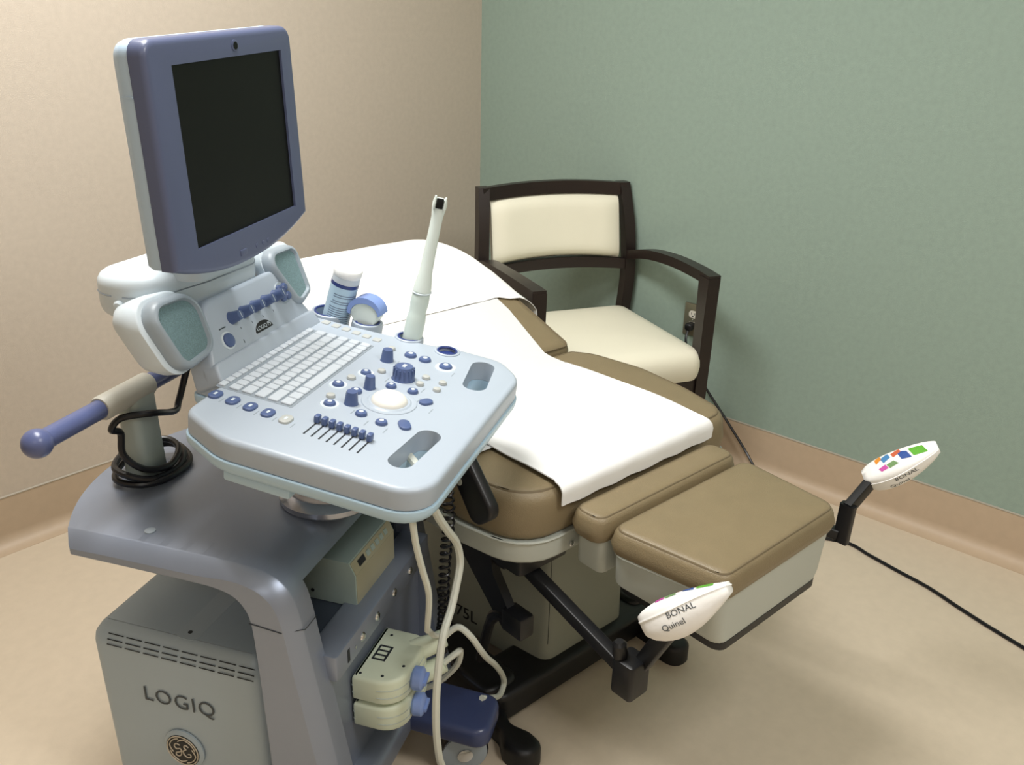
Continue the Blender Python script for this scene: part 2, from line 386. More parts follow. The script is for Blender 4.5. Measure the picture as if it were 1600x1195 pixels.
# leg section: narrow bar cushion, leg rest and their pans
bar_out = rpoly([(-.222, -.122), (.205, -.122), (.205, -.043), (-.222, -.043)], .028, 5)
o = obj('leg_bar_cushion', cushion(bar_out, .542, .598, .012, .02, .0), 'leather', et, 60)
obj('piping', piping(bar_out, .010, .5935, .0025), 'leather_seam', o)
leg_out = rpoly([(-.178, -.362), (.188, -.362), (.212, -.128), (-.215, -.128)], [.03, .035, .03, .03], 5)
o = obj('leg_rest_cushion', cushion(leg_out, .535, .590, .012, .022, .006), 'leather', et, 60)
obj('piping', piping(leg_out, .010, .5845, .0026), 'leather_seam', o)
g = G().slab(rpoly([(-.205, -.118), (.19, -.118), (.19, -.05), (-.205, -.05)], .015, 3), .475, .546, 0, .006, 2); obj('leg_bar_pan', g, 'pan_grey', et)
po = [V(p) for p in rpoly([(-.172, -.352), (.182, -.352), (.206, -.132), (-.209, -.132)], .028, 5)]
def ptap(k, dz): return [(p.x*k, p.y*(1 if p.y < -.25 else 1), dz) for p in po]
g = G().loft([[(p.x*.9, p.y+.0, .432+.035*max(0, (p.y+.352)/.22)) for p in po], [(p.x*.97, p.y, .45+.025*max(0, (p.y+.352)/.22)) for p in po], [(p.x*1.01, p.y-.003, .538) for p in po]])
pn = obj('leg_rest_pan', g, 'pan_grey', et)
P = [(p.x*1.016, p.y-.004, .539) for p in po]; obj('pan_lip', G().tube(P+P[:2], .003, 6, False), 'pan_grey', pn)
obj('bumper_strip', G().loft([[(p.x*.905, p.y-.001, z+.035*max(0, (p.y+.352)/.22)) for p in po] for z in (.420, .436)]), 'black_metal', pn)
# lift column cover with model lettering
cv = [(-.205, .62), (-.115, .1), (.15, .1), (.205, .62)]
cv = [V(p) for p in rpoly(cv, .03, 4)]
g = G().loft([[(p.x, p.y, z) for p in (cv if not k else inset(cv, k))] for z, k in ((.05, 0), (.43, .012), (.485, .012))]); cc = obj('column_cover', g, 'column_cover', et)
d = V((-.115+.205, .1-.62, 0)).normalized()
def covM(y, z):
    k = (y-.62)/(.1-.62); x = -.205+k*.09; nrm = V((-.985, -.17, 0)); kk = (z-.05)/.38*.012
    return frame((x+nrm.x*.0006+kk, y, z), d, z=nrm)
lettering('model_lettering', '75L', .046, 'ink_black', cc, covM(.335, .096), ext=.0004)
lettering('maker_lettering', 'DOMA', .04, 'ink_black', cc, covM(.455, .112), ext=.0004)
obj('seam', G().box(-.1192, -.118, .0925, .0935, .14, .40), 'slot_dark', cc)
# black base: side rails, crossbar and feet
g = G()
for s in (-1, 1): g.slab(rrect(s*.24-.05, s*.24+.05, .1, .95, .03, 4), .02, .092, .014, .0, 3)
g.slab(rrect(-.275, .255, .075, .2, .03, 4), .02, .082, .014, 0, 3)
bs = obj('base_frame', g, 'black_metal', et)
for x0, x1 in ((-.262, -.288), (.225, .205)):
    g = G().slab([V(p) for p in rpoly([(x0-.03, .13), (x1-.012, .045), (x1-.034, .01), (x1-.032, -.05), (x1+.032, -.05), (x1+.034, .0), (x1+.018, .045), (x0+.04, .13)], [.01, .03, .03, .03, .03, .03, .03, .01], 4)], .0, .05, .014, 0, 3)
    obj('foot', g, 'black_metal', et)
for s in (-1, 1): obj('rear_foot', G().slab(rrect(s*.215-.04, s*.215+.04, .9, 1.0, .03, 4), 0, .06, .015, 0, 3), 'black_metal', et)
# stirrup support under the seat, near side
g = G().slab(rpoly([(-.30, .0), (-.17, .0), (-.17, .12), (-.30, .12)], .01, 2), .45, .488, 0, 0, 1); obj('stirrup_bracket', g, 'black_metal', et)
for s in (-1,):
    sb = obj('stirrup_bar', G().bar((s*.25, .085, .452), (s*.262, -.235, .372), .026, .026, r=.004), 'black_metal', et)
    obj('bar_hub', G().box(s*.25-.035, s*.25+.035, .06, .12, .425, .488, .006), 'black_metal', sb)
    g = G().slab(rpoly([(-.026, -.024), (.026, -.024), (.026, .024), (-.026, .024)], .008, 3), -.044, .03, .006, .006, 2, T(s*.262, -.25, .374))
    obj('clamp_block', g, 'black_metal', sb)
    obj('clamp_knob', G().lathe([(.012, 0), (.014, .01), (.013, .03), (.008, .036)], 14, axis_z((s*.262-.012, -.235, .40), (-.1, .1, 1))), 'black_metal', sb)
A = (-.245, -.262, .392); Bp = (-.262, -.325, .515)
obj('stirrup_arm', G().bar(A, Bp, .03, .02, up=(1, 0, 0), r=.004), 'black_metal', et)
g = G().bar((.36, -.298, .405), (.36, -.300, .497), .032, .018, up=(1, 0, 0), r=.003).bar((.36, -.300, .487), (.452, -.307, .538), .018, .03, r=.003)
fa = obj('stirrup_arm', g, 'black_metal', et)
sb = obj('stirrup_bar', G().bar((.25, .085, .452), (.36, -.29, .42), .024, .024, r=.004), 'black_metal', et)
obj('bar_hub', G().box(.215, .285, .06, .12, .425, .488, .006), 'black_metal', sb)
# folding bracket plate and lever on the near side
g = G().loft([[(x, y, z) for y, z in [(.255, .478), (.10, .478), (.085, .41), (.04, .352), (-.005, .35), (-.0, .315), (.05, .295), (.085, .325)]] for x in (-.292, -.272)])
sp = obj('side_bracket', g, 'black_metal', et)
obj('bracket_block', G().box(-.30, -.262, -.008, .05, .302, .352, .006), 'black_metal', sp)
obj('lever', G().tube(cr([(-.285, .03, .325), (-.285, .072, .318), (-.283, .098, .285), (-.275, .125, .215), (-.27, .145, .15)], 5), [.013]*10+[.011]*11, 10), 'black_metal', sp)
g = G().bar((-.352, .22, .50), (-.352, .56, .505), .014, .016).bar((-.356, .26, .478), (-.356, .56, .478), .01, .012)
obj('accessory_rail', g, 'black_metal', et)

# ------------------------------------------------------------------ papers on the table
def top_z(y): return SEATZ+.004+max(0, (y-.475)*math.tan(R(20)))
def strip(u, v):
    y = .70+(.16-.70)*v; x = -.27+(.475 if y < .45 else .475+.04*min(1, (y-.45)/.2))*u
    z = top_z(y)+.0035+.0012*sin(18*x+9*y)*sin(23*y)
    z += .003*math.exp(-((y-.475)/.05)**2)
    return (x, y, z)
t = thing('exam_paper', 'white exam paper strip running from the backrest down onto the seat', 'paper sheet', TM @ T(0, 0, SEATZ))
obj('paper', sheet(lambda u, v: (lambda p: (p[0], p[1], p[2]-SEATZ))(strip(u, v)), 24, 60), 'paper', t, 60)
def folded(u, v):
    x = -.236+.436*u; yb = .212+.075*min(1, u/.62)+max(0, (u-.62)/.38)*.1
    L = yb+.03; s = v*(L+.045); r = .02
    y = yb-s; z = SEATZ+.0105; bow = .018*sin(pi*v)*u*u
    x += bow
    if y < -.022:
        e = -.022-y; a = min(e/r, 1.35); y = -.022-r*sin(a); z -= r*(1-cos(a))+max(0, e-r*1.35)
        x += (.012*min(1, e/.03)) if u > .5 else -.004
    z += .0016*sin(31*u+4*v)*sin(9*v+2)+.013*math.exp(-v/.06)*(.3+.7*sin(pi*min(1, u*1.2))**2)*max(0, 1-u*1.1)
    return (x, y, z-SEATZ)
t = thing('folded_drape', 'white folded paper drape lying over the front of the tan seat', 'paper drape', TM @ T(0, 0, SEATZ))
obj('drape_sheet', sheet(folded, 30, 44, .0025), 'drape_paper', t, 60)
def headcover(u, v):
    xm = -.36+.17*v; x = xm+(.46-xm)*u; s = .245+(.76-.245)*v
    if x > .25: s -= .06*min(1, (x-.25)/.12)*(1-v)**2
    cx = max(-.17, min(.17, x)); cs = min(.425, s); dx, ds = x-cx, s-cs; dist = sqrt(dx*dx+ds*ds)
    wr = .0016*sin(40*x+9*s)*sin(26*s+3*x)+.006*math.exp(-((v)/.07)**2)*(.5+.5*sin(38*x))*max(0, min(1, (x-.2)/.06))
    hem = .0085-.0035*max(0, 1-v/.04); bulge = .028*max(0, min(1, (x-.27)/.08))*max(0, 1-v/.35)
    if dist < 1e-9: return (x, s, hem+wr)
    nx, ns = dx/dist, ds/dist; rr = .05
    if dist <= .115: return (x, s, hem+wr)
    e = dist-.115; a = min(e/rr, 1.4); off = .115+rr*sin(a)+.006+bulge; z = .008-rr*(1-cos(a))-max(0, e-rr*1.4)*.98
    return (cx+nx*(off+.004*sin(30*s+50*x)), cs+ns*off, z+wr*.5)
t = thing('head_cover', 'white cloth cover draped over the head of the backrest', 'cloth cover', TM @ BK)
obj('cover_sheet', sheet(headcover, 60, 48, .0015), 'cloth_white', t, 70)

# ------------------------------------------------------------------ stirrup covers
def boot(name, label, base, M0, wr, roll=0):
    d = V((.06, -.1, .095)).normalized(); wv = V((.86, .5, 0)); nz = wv.cross(d).normalized()
    if nz.z < 0: nz = -nz
    Mb = M0 @ frame(base, d, z=nz) @ MX.Rotation(R(roll), 4, 'X')         # x along, y side, z top
    t = thing(name, label, 'stirrup cover', Mb, 'printed stirrup covers')
    g = G(); rings = []
    for i in range(15):
        q = i/14; L = .158*q; prof = max(.05, sin(pi*min(1, max(0, .05+.9*q))))**.4; a = .036*prof*(1.05-.3*q); b = .034*prof*(1.38-.75*q)
        ring = []
        for k in range(20):
            th = 2*pi*k/20; cy = cos(th); cz = sin(th); zz = (b*.55 if cz > 0 else b*1.25)*math.copysign(abs(cz)**.75, cz); yy = a*math.copysign(abs(cy)**.8, cy)
            ring.append((L, yy, zz+.004*sin(th*3+q*6)*.3))
        rings.append(ring)
    g.loft(rings); bd = obj('cover_body', g, 'cloth_white', t, 70)
    P = [r[0] for r in rings]+[r[10] for r in rings[::-1]]; obj('seam', G().tube(P, .0016, 5), 'cloth_white', t)
    # printed colour patches on top
    from mathutils.bvhtree import BVHTree
    bv = BVHTree.FromPolygons([V(p) for p in g.v], g.f)
    def patch(poly, m):
        gg = G(); n = len(poly); c = V((sum(p[0] for p in poly)/n, sum(p[1] for p in poly)/n)); vs = []; fs = []
        K = 5
        for kk in range(K+1):
            for j in range(n*3):
                a, b2 = V(poly[j//3]), V(poly[(j//3+1) % n]); p = a+(b2-a)*((j % 3)/3); p = c+(p-c)*(kk/K) if kk else c+(p-c)*.02
                h = bv.ray_cast(V((p.x, p.y, .2)), V((0, 0, -1)))[0]; zz = h.z if h else 0; vs.append((p.x, p.y, zz+.0007))
        m3 = n*3
        for kk in range(K):
            for j in range(m3): fs.append((kk*m3+j, kk*m3+(j+1) % m3, (kk+1)*m3+(j+1) % m3, (kk+1)*m3+j))
        obj('printed_patch', gg.add(vs, fs), m, t)
    for poly, m in wr: patch(poly, m)
    return t, Mb, bv
PP = [([(.112, -.012), (.14, -.012), (.134, .008), (.106, .010)], 'print_green'),
      ([(.088, -.012), (.108, -.014), (.102, .006), (.082, .014)], 'print_blue'),
      ([(.074, .0), (.092, .010), (.088, .024), (.07, .014)], 'print_red'),
      ([(.052, -.004), (.068, .004), (.064, .022), (.046, .014)], 'print_sky'),
      ([(.036, .002), (.05, .012), (.046, .026), (.034, .02)], 'print_orange'),
      ([(.06, -.022), (.08, -.018), (.072, -.008), (.056, -.012)], 'print_leaf'),
      ([(.042, -.022), (.058, -.021), (.054, -.010), (.038, -.014)], 'print_pink')]
t1, Mb1, bv1 = boot('stirrup_cover', 'white printed stirrup cover with lettering, nearest to the ultrasound machine', (-.292, -.290, .520), TM, PP, -30)
t2, Mb2, bv2 = boot('stirrup_cover', 'white printed stirrup cover with coloured patches, beside the green wall', (.432, -.292, .530), TM, PP, 18)
def wrap_text(s, size, x0, z0, parent, bv, side=-1):
    me = text_mesh(s, size, ext=0, align='LEFT', sx=1.15)
    for v in me.vertices:
        x, z = x0+v.co.x, z0+v.co.y
        h = bv.ray_cast(V((x, side*.2, z)), V((0, -side, 0)))[0]
        v.co = (x, (h.y if h else 0)+side*.0008, z)
    me.materials.clear(); me.materials.append(MATS['ink']); o = bpy.data.objects.new('printed_lettering', me); COL.objects.link(o); o.parent = parent
for tt, bb in ((t1, bv1), (t2, bv2)):
    wrap_text('BONAL', .0135, .055, -.008, tt, bb); wrap_text('Quinel', .0135, .038, -.024, tt, bb)

# ------------------------------------------------------------------ ultrasound machine (local: x = operator's right, -y = towards the operator)
UM = T(-1.80221, -1.28336, 0) @ MX.Rotation(R(24.5), 4, 'Z')
um = thing('ultrasound_machine', 'grey and blue ultrasound machine on casters with monitor and control console', 'ultrasound machine', UM)
# base and casters
obj('base_plate', G().slab(rpoly([(-.2, -.18), (.2, -.18), (.2, .30), (-.2, .30)], .05, 5), .095, .15, .015, .01, 3), 'silver_paint', um)
def caster(x, y, rz):
    M = T(x, y, 0) @ MX.Rotation(rz, 4, 'Z')
    c = obj('caster_wheel', G().lathe([(.02, -.016), (.045, -.016), (.05, -.01), (.05, .01), (.045, .016), (.02, .016)], 24, T(0, .02, .05) @ MX.Rotation(R(90), 4, 'Y')), 'rubber_black', um, M=M)
    obj('wheel_cover', G().lathe([(.002, -.0225), (.03, -.022), (.046, -.018), (.046, .018), (.03, .022), (.002, .0225)], 24, T(0, .02, .052) @ MX.Rotation(R(90), 4, 'Y')), 'pod_grey', c)
    obj('hub', G().lathe([(.012, 0), (.016, .002), (.012, .003)], 16, T(-.0225, .02, .052) @ MX.Rotation(R(-90), 4, 'Y')), 'chrome', c)
    obj('stem', G().lathe([(.014, .06), (.016, .1)], 12), 'silver_paint', c)
for x, y, rz in ((.085, -.295, .5), (-.19, -.285, .2), (.16, .25, 0.), (-.16, .25, 0.1)): caster(x, y, rz)
for bx in (.09, -.17):
    g = G().slab(rpoly([(bx-.06, -.342), (bx+.055, -.335), (bx+.06, -.17), (bx-.055, -.17)], [.03, .03, .01, .01], 5), .10, .143, .012, .008, 3)
    obj('bumper', g, 'bumper_blue', um)
# lower cabinet
co = [V(p) for p in rpoly([(-.222, -.03), (.222, -.03), (.222, .318), (-.222, .318)], .03, 5)]
rings = [[(p.x, p.y, z) for p in (inset(co, d) if d else co)] for z, d in ((.10, .004), (.39, .0), (.405, .003), (.42, .014), (.427, .022), (.4292, .0285))]
cab = obj('cabinet', G().loft(rings), 'cabinet_grey', um)
SIDE = lambda y, z, e=.0008: frame((-.222-e, y, z), (0, -1, 0), z=(-1, 0, 0))
for c in range(8):
    for r in range(3):
        y = .275-c*.0372; z = .4145-r*.0085; x = (-.2135, -.2185, -.2216)[r]
        obj('vent_slot', G().box(-.0155, .0155, -.0009, .0009, 0, .0008), 'slot_dark', cab, M=frame((x-.0006, y-.015, z), (0, -1, 0), z=(-1, 0, (.9, .5, .15)[r])))
lettering('lettering', 'LOGIQ', .044, 'ink', cab, SIDE(.142, .306), ext=.0004, space=1.12, bold=-.0004)
em = obj('emblem', G().lathe([(.041, -.002), (.041, .001), (.036, .004), (.034, .0045)], 40, SIDE(.145, .200)), 'cabinet_grey', cab)
obj('emblem_disc', G().lathe([(.034, 0), (.034, .0052), (.0335, .0055)], 40, SIDE(.145, .200)), 'ink_black', em)
def ring_pts(r, a0, a1, n=14, cx=0, cy=0, z=.0056): return [(cx+r*cos(a0+(a1-a0)*i/n), cy+r*sin(a0+(a1-a0)*i/n), z) for i in range(n+1)]
def flat(paths, r, M):
    g = G()
    for p in paths: g.tube(p, r, 6, True, M)
    return g
paths = [ring_pts(.0318, 0, 2*pi, 36)]
for k in range(4):
    a = pi/4+k*pi/2
    paths.append([(.027*cos(a-.55+1.1*i/10), .027*sin(a-.55+1.1*i/10)) + (.0056,) for i in range(11)])
    paths.append([((.027-.006*i/5)*cos(a+.55+.12*i), (.027-.006*i/5)*sin(a+.55+.12*i), .0056) for i in range(6)])
# flowing script monogram built from loops
def loop(cx, cy, rx, ry, a0, a1, n=16): return [(cx+rx*cos(a0+(a1-a0)*i/n), cy+ry*sin(a0+(a1-a0)*i/n), .0058) for i in range(n+1)]
paths += [cr([(-.004, .012, .0058), (-.011, .014, .0058), (-.016, .008, .0058), (-.012, .002, .0058), (-.004, .004, .0058), (-.002, -.004, .0058), (-.006, -.013, .0058), (-.013, -.014, .0058), (-.014, -.008, .0058), (-.006, -.004, .0058), (.004, .002, .0058)], 5),
          cr([(.014, .012, .0058), (.008, .015, .0058), (.004, .010, .0058), (.008, .005, .0058), (.003, .002, .0058), (.002, -.006, .0058), (.008, -.012, .0058), (.016, -.010, .0058), (.016, -.004, .0058), (.011, -.005, .0058)], 5)]
obj('emblem_script', flat(paths, .0011, SIDE(.145, .200)), 'emblem_silver', em)
obj('cabinet_seam', G().box(-.196, -.1952, .0, .29, .4286, .4293), 'key_tray', cab)
obj('screw_hole', G().lathe([(.004, 0), (.004, .0012)], 10, T(-.182, .131, .4288)), 'slot_dark', cab)
obj('label_plate', G().slab(rrect(-.2, -.02, .108, .15, .012, 4), .4285, .4294, .0004, 0, 1), 'cabinet_grey', cab)
# shelf that turns down into the two front pillars
arch = [(.288, .632), (.2, .634), (.05, .634), (-.025, .633), (-.062, .628), (-.088, .616), (-.104, .598)]
prof = cr([(0, y, z) for y, z in arch], 4)
def bow(u, y): return ((.098*(1-u*u)-.006*u**6)*(y-.15)/.138) if y > .15 else 0
NX = 21
us = [-1+2*i/(NX-1) for i in range(NX)]
rings = []
def nrm(P, k):
    tn = (P[min(len(P)-1, k+1)]-P[max(0, k-1)]).normalized(); return V((0, tn.z, -tn.y))*(1 if tn.y < 0 or (abs(tn.y) < .3 and tn.z < 0) else -1)
for k, p in enumerate(prof):
    nn = nrm(prof, k); nn = -nn if nn.z < 0 and nn.y > 0 else nn; ring = []
    if nn.z < 0: nn = -nn
    for u in us: ring.append((u*.2255, p.y+bow(u*.89, p.y), p.z))
    for u in us[::-1]: ring.append((u*.2255, p.y+bow(u*.89, p.y)-nn.y*.034, p.z-nn.z*.034))
    rings.append(ring)
fr = obj('shelf', G().loft(rings), 'silver_paint', um, 24)
obj('shelf_button', G().lathe([(.009, 0), (.009, .002), (.007, .003)], 16, T(-.197, .168, .634)), 'pod_grey', fr)
outer = cr([(0, y, z) for y, z in arch[:-1]+[(-.107, .593), (-.118, .555), (-.127, .50), (-.141, .42), (-.158, .32), (-.178, .2), (-.195, .10)]], 5)
inner = cr([(0, y, z) for y, z in [(.288, .596), (.2, .596), (.06, .596), (.01, .594), (-.018, .585), (-.036, .565), (-.043, .54), (-.046, .50), (-.048, .45), (-.050, .38), (-.052, .30), (-.054, .2), (-.056, .10)]], 5)
inner = [inner[min(len(inner)-1, round(i*(len(inner)-1)/(len(outer)-1)))] for i in range(len(outer))]
for s in (-1, 1):
    rings = []
    for k, (p, q) in enumerate(zip(outer, inner)):
        d = (q-p); dl = d.length; d = d/dl; ring = []
        for x, f, uu in ((.19, 0, .75), (.2255, 0, .89), (.2290, .0008, .9), (.2495, .016, .98), (.2535, .021, 1), (.2535, dl-.005, 1), (.2485, dl, .98), (.19, dl, .75)):
            r = p+d*f; ring.append((s*x, r.y+bow(uu, r.y), r.z))
        rings.append(ring)
    pl = obj('side_frame', G().loft(rings), 'silver_paint', um, 24)
    obj('frame_seam', G().tube([(s*.19, -.1245, .535), (s*.2265, -.1245, .535), (s*.2540, -.099, .541), (s*.2542, -.043, .546)], .0009, 4), 'slot_dark', pl)
# printer bay, rail and connector panel between the pillars
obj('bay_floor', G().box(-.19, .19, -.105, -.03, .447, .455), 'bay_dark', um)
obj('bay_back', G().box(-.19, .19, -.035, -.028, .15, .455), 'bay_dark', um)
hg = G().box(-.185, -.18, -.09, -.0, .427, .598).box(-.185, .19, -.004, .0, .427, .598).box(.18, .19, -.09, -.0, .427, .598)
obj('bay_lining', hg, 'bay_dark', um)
rl = obj('rail', G().slab(rrect(-.196, .196, -.158, -.10, .006, 2), .412, .462, .004, .004, 2), 'silver_paint', um)
for x in (-.104, -.046, .027, .1):
    obj('rail_stud', G().lathe([(.0085, -.004), (.0085, .0005), (.0065, .003), (.003, .004)], 16, axis_z((x, -.158, .436), (0, -1, 0))), 'chrome', rl)
obj('rail_slot', G().box(-.16, -.152, -.1586, -.157, .424, .45), 'slot_dark', rl)
obj('rail_screw', G().lathe([(.003, 0), (.003, .002)], 10, axis_z((-.132, -.158, .436), (0, -1, 0))), 'chrome', rl)
cp = obj('connector_panel', G().box(-.19, .19, -.135, -.12, .14, .412), 'silver_paint', um)
obj('foot_slot', G().box(-.183, -.165, -.1365, -.134, .16, .27), 'bay_dark', cp)
# swivel column
obj('swivel_collar', G().lathe([(.080, .630), (.086, .636), (.087, .646), (.080, .654), (.072, .658), (.071, .664), (.066, .670), (.045, .673)], 44, T(.004, -.05, 0)), 'silver_bright', um)
obj('column', G().lathe([(.045, .63), (.045, .70), (.06, .74), (.075, .80)], 28, T(.004, -.05, 0)), 'pod_grey', um)
# rear post and handle bar
rings = []
for q in range(9):
    k = q/8; z = .625+.185*k; y = .306-.012*k; x = -.03-.012*k; a = .034-.008*k+.006*k*k; b = .026-.006*k
    rings.append([(x+p[0], y+p[1], z) for p in rpoly([(-a, -b), (a, -b), (a, b), (-a, b)], .014, 4)])
obj('rear_post', G().loft(rings), 'post_grey', um, 60)
hb = obj('handle_bar', G().tube([(-.265, .294, .803), (.19, .294, .803)], .0165, 20), 'handle_blue', um)
def sphere(c, r, n=20): return G().lathe([(max(1e-4, r*sin(pi*i/12)), -r*cos(pi*i/12)) for i in range(13)], n, T(*c))
for s in (-1, 1): obj('handle_ball', sphere(((-.262 if s < 0 else .19), .294, .803), .0235), 'handle_blue', hb)
obj('handle_sleeve', G().tube([(-.128, .294, .803), (-.124, .294, .803), (-.012, .294, .803), (-.008, .294, .803)], [.0195, .0215, .0215, .0195], 24), 'sleeve_white', hb)

# control panel (its own tilted frame: z = surface normal)
PT = T(0, .07, .87) @ MX.Rotation(math.atan(.13), 4, 'X')
pan_out = rpoly([(-.238, -.408), (.215, -.408), (.270, -.355), (.272, -.28), (.258, -.20), (.252, -.06), (.25, .06), (-.09, .06), (-.092, .004), (-.2, -.003), (-.243, -.09)], [.055, .07, .05, .04, .05, .05, .02, .01, .01, .03, .1], 6)
cpn = obj('control_panel', G().slab(pan_out, -.036, 0, .009, .002, 4), 'console_white', um, M=PT)
cutters = []
HOLD = ((.288, .014, .032, -.02), (.284, -.068, .024, -.02), (.264, -.166, .0215, -.012), (.246, -.252, .0185, -.006))
for hx, hy, hr, hz in HOLD:
    c = obj('cutter', G().lathe([(hr, -.09), (hr, .02)], 28), 'console_white'); c.matrix_world = UM @ PT @ T(hx, hy, 0); cutters.append(c)
for x0, x1, y0, y1, rz in ((-.186, -.058, -.363, -.324, -.07), (.116, .242, -.361, -.318, .16)):
    cx, cy = (x0+x1)/2, (y0+y1)/2
    c = obj('cutter', G().slab(rrect(x0-cx, x1-cx, y0-cy, y1-cy, .021, 6), -.08, .02), 'console_white'); c.matrix_world = UM @ PT @ T(cx, cy, 0) @ MX.Rotation(rz, 4, 'Z'); cutters.append(c)
tray = obj('panel_tray', G().slab(inset([V(p) for p in pan_out], -.003), -.062, -.0365, .002, .018, 4), 'console_pale', cpn)
bpy.context.view_layer.update()
import copy as _c
cut2 = []
for c in cutters:
    d = c.copy(); d.data = c.data.copy(); COL.objects.link(d); cut2.append(d)
bpy.context.view_layer.update()
cut(cpn, cutters); cut(tray, cut2)
obj('tray_tab', G().box(-.232, -.19, -.20, -.09, -.078, -.058, .004), 'console_pale', cpn)
# keyboard
key_me = {}
def key(w_, h_):
    k = (round(w_, 4), round(h_, 4))
    if k not in key_me:
        me = mesh_of(G().slab(rrect(-w_/2, w_/2, -h_/2, h_/2, .0022, 2), 0, .0042, .0012, 0, 1), 'key'); me.materials.append(MATS['key_white']); key_me[k] = me
    return key_me[k]
obj('keyboard_well', G().slab(rrect(-.1105, .1852, -.1300, .0065, .003, 2), -.001, .0006, .0004, 0, 1), 'key_tray', cpn)
ROWS = [(.0, .014, [1]*16), (-.0195, .0205, [1]*13+[2, 1]), (-.0425, .0205, [1.5]+[1]*12+[1.5, 1]), (-.0655, .0205, [1.8]+[1]*11+[2.2, 1]), (-.0885, .0205, [2.3]+[1]*10+[1.7, 1, 1]), (-.1115, .0205, [1.3, 1.2, 1.2, 6, 1.2, 1.2, 1, 1, 1, .9])]
kx0, kx1 = -.108, .183
for yy, hh, ws in ROWS:
    tot = sum(ws); x = kx0
    for w_ in ws:
        ww = (kx1-kx0)*w_/tot; me = key(ww-.0022, hh-.0026); o = bpy.data.objects.new('key', me); COL.objects.link(o); o.parent = cpn
        o.location = (x+ww/2, yy-hh/2+.005, 0); x += ww
# function keys along the right edge
for i in range(6):
    x = .231-.0035*i; y = -.006-.0232*i
    obj('function_key', G().slab(rpoly([(-.008, -.0075), (.008, -.0075), (.008, .0075), (-.008, .0075)], .003, 2), 0, .002, .0008, 0, 1), 'grey_button', cpn, M=T(x, y, 0))
# left row of oval buttons
for i, m in enumerate(['control_blue']*4+['grey_button']):
    x = -.137-.003*i; y = -.013-.0325*i
    b = obj('oval_button', G().slab(rpoly([(-.013, -.0095), (.013, -.0095), (.013, .0095), (-.013, .0095)], .0088, 5), 0, .004, .002, 0, 2), m, cpn, M=T(x, y, 0))
    obj('light_mark', G().box(-.004, .004, -.002, .002, .0038, .0043), 'pod_white', b)
# sliders with slots
for i in range(8):
    x = -.145-.0013*i; y = -.185-.0131*i
    obj('slider_slot', G().box(-.026, .026, -.0012, .0012, 0, .0006), 'slot_dark', cpn, M=T(x, y, 0))
    obj('slider_knob', G().box(-.006, .006, -.0042, .0042, 0, .0125, .0022), 'control_blue', cpn, M=T(x+.016, y, .0004))
# track ball
obj('trackball_ring', G().lathe([(.046, 0), (.045, .0015), (.041, .0022), (.037, .001), (.034, .0028), (.031, .0022)], 40, T(-.006, -.248, 0)), 'console_white', cpn)
obj('trackball', G().lathe([(max(1e-4, .030*sin(pi/2*(1-i/8))), .0015+.016*sin(pi/2*i/8)) for i in range(9)], 36, T(-.006, -.248, 0)), 'ivory', cpn)
# rotary knobs: x, y, radius, height
for x, y, r, h in ((.141, -.176, .0115, .022), (.089, -.231, .0195, .024), (.022, -.199, .0098, .023), (-.045, -.199, .0112, .022)):
    k = obj('rotary_knob', G().lathe([(r*1.08, 0), (r, .002), (r*.84, h*.86), (r*.76, h), (r*.3, h*1.01)], 20, T(x, y, 0)), 'control_blue', cpn)
    if r > .015:
        g = G()
        for j in range(14): a = 2*pi*j/14; g.box(-.0016, .0016, -.001, .001, 0, h*.82, M=T(x+r*.90*cos(a), y+r*.90*sin(a), .001) @ MX.Rotation(a, 4, 'Z'))
        obj('grip_ridge', g, 'control_blue', k)
        obj('knob_mark', G().box(x-.006, x+.006, y-.003, y+.003, h, h+.0008), 'pod_white', k)
# buttons
BL = [(.185, -.203, .0115, 0), (.182, -.233, .0115, 0), (.176, -.276, .0125, 1), (.070, -.169, .0095, 1), (.003, -.151, .0102, 1), (-.066, -.172, .0102, 1),
      (-.004, -.187, .0105, 0), (.047, -.227, .0095, 0), (.049, -.266, .0095, 0), (-.070, -.229, .0098, 0), (-.079, -.268, .0098, 0), (.19, -.163, .0075, 2),
      (.091, -.189, .0075, 2), (.037, -.158, .0078, 2), (-.042, -.161, .0078, 2), (.112, -.264, .0075, 2), (.082, -.265, .0072, 2), (.108, -.297, .0072, 2), (.078, -.298, .0072, 2)]
def button(x, y, r, kind):
    if kind == 1: obj('button_dish', G().lathe([(r*1.55, 0), (r*1.45, .0014), (r*1.1, .0008)], 24, T(x, y, 0)), 'pod_white', cpn)
    b = obj('button', G().lathe([(r, 0), (r*.98, .002), (r*.86, .0045), (r*.5, .0055), (r*.1, .0058)], 20, T(x, y, .0004)), 'grey_button' if kind == 2 else 'control_blue', cpn)
    if kind != 2: obj('button_light', G().lathe([(r*.42, .0052), (r*.36, .0064), (r*.1, .0066)], 10, T(x, y, .0002)), 'pod_white', b)
for a in BL: button(*a)
for x, y, l, wd, rz in ((-.067, -.302, .026, .0095, R(35)), (.025, -.300, .020, .009, R(-35))):
    p = obj('pill_button', G().slab(rpoly([(-l/2-.002, -wd), (l/2+.002, -wd), (l/2+.002, wd), (-l/2-.002, wd)], wd*.98, 6), 0, .0045, .002, 0, 2), 'control_blue', cpn, M=T(x, y, 0) @ MX.Rotation(rz, 4, 'Z'))
g = G()
for x, y in ((.128, -.205), (.068, -.278), (.0, -.215), (-.066, -.214), (-.028, -.222), (.032, -.248), (.030, -.286), (-.088, -.248), (-.094, -.283), (.005, -.318), (.158, -.298), (.07, -.21), (.145, -.196)):
    g.box(x-.011, x+.005, y-.0008, y+.0008, 0, .0004)
for i in range(5): g.box(-.153-.003*i, -.139-.003*i, -.03-.0325*i, -.0286-.0325*i, 0, .0004)
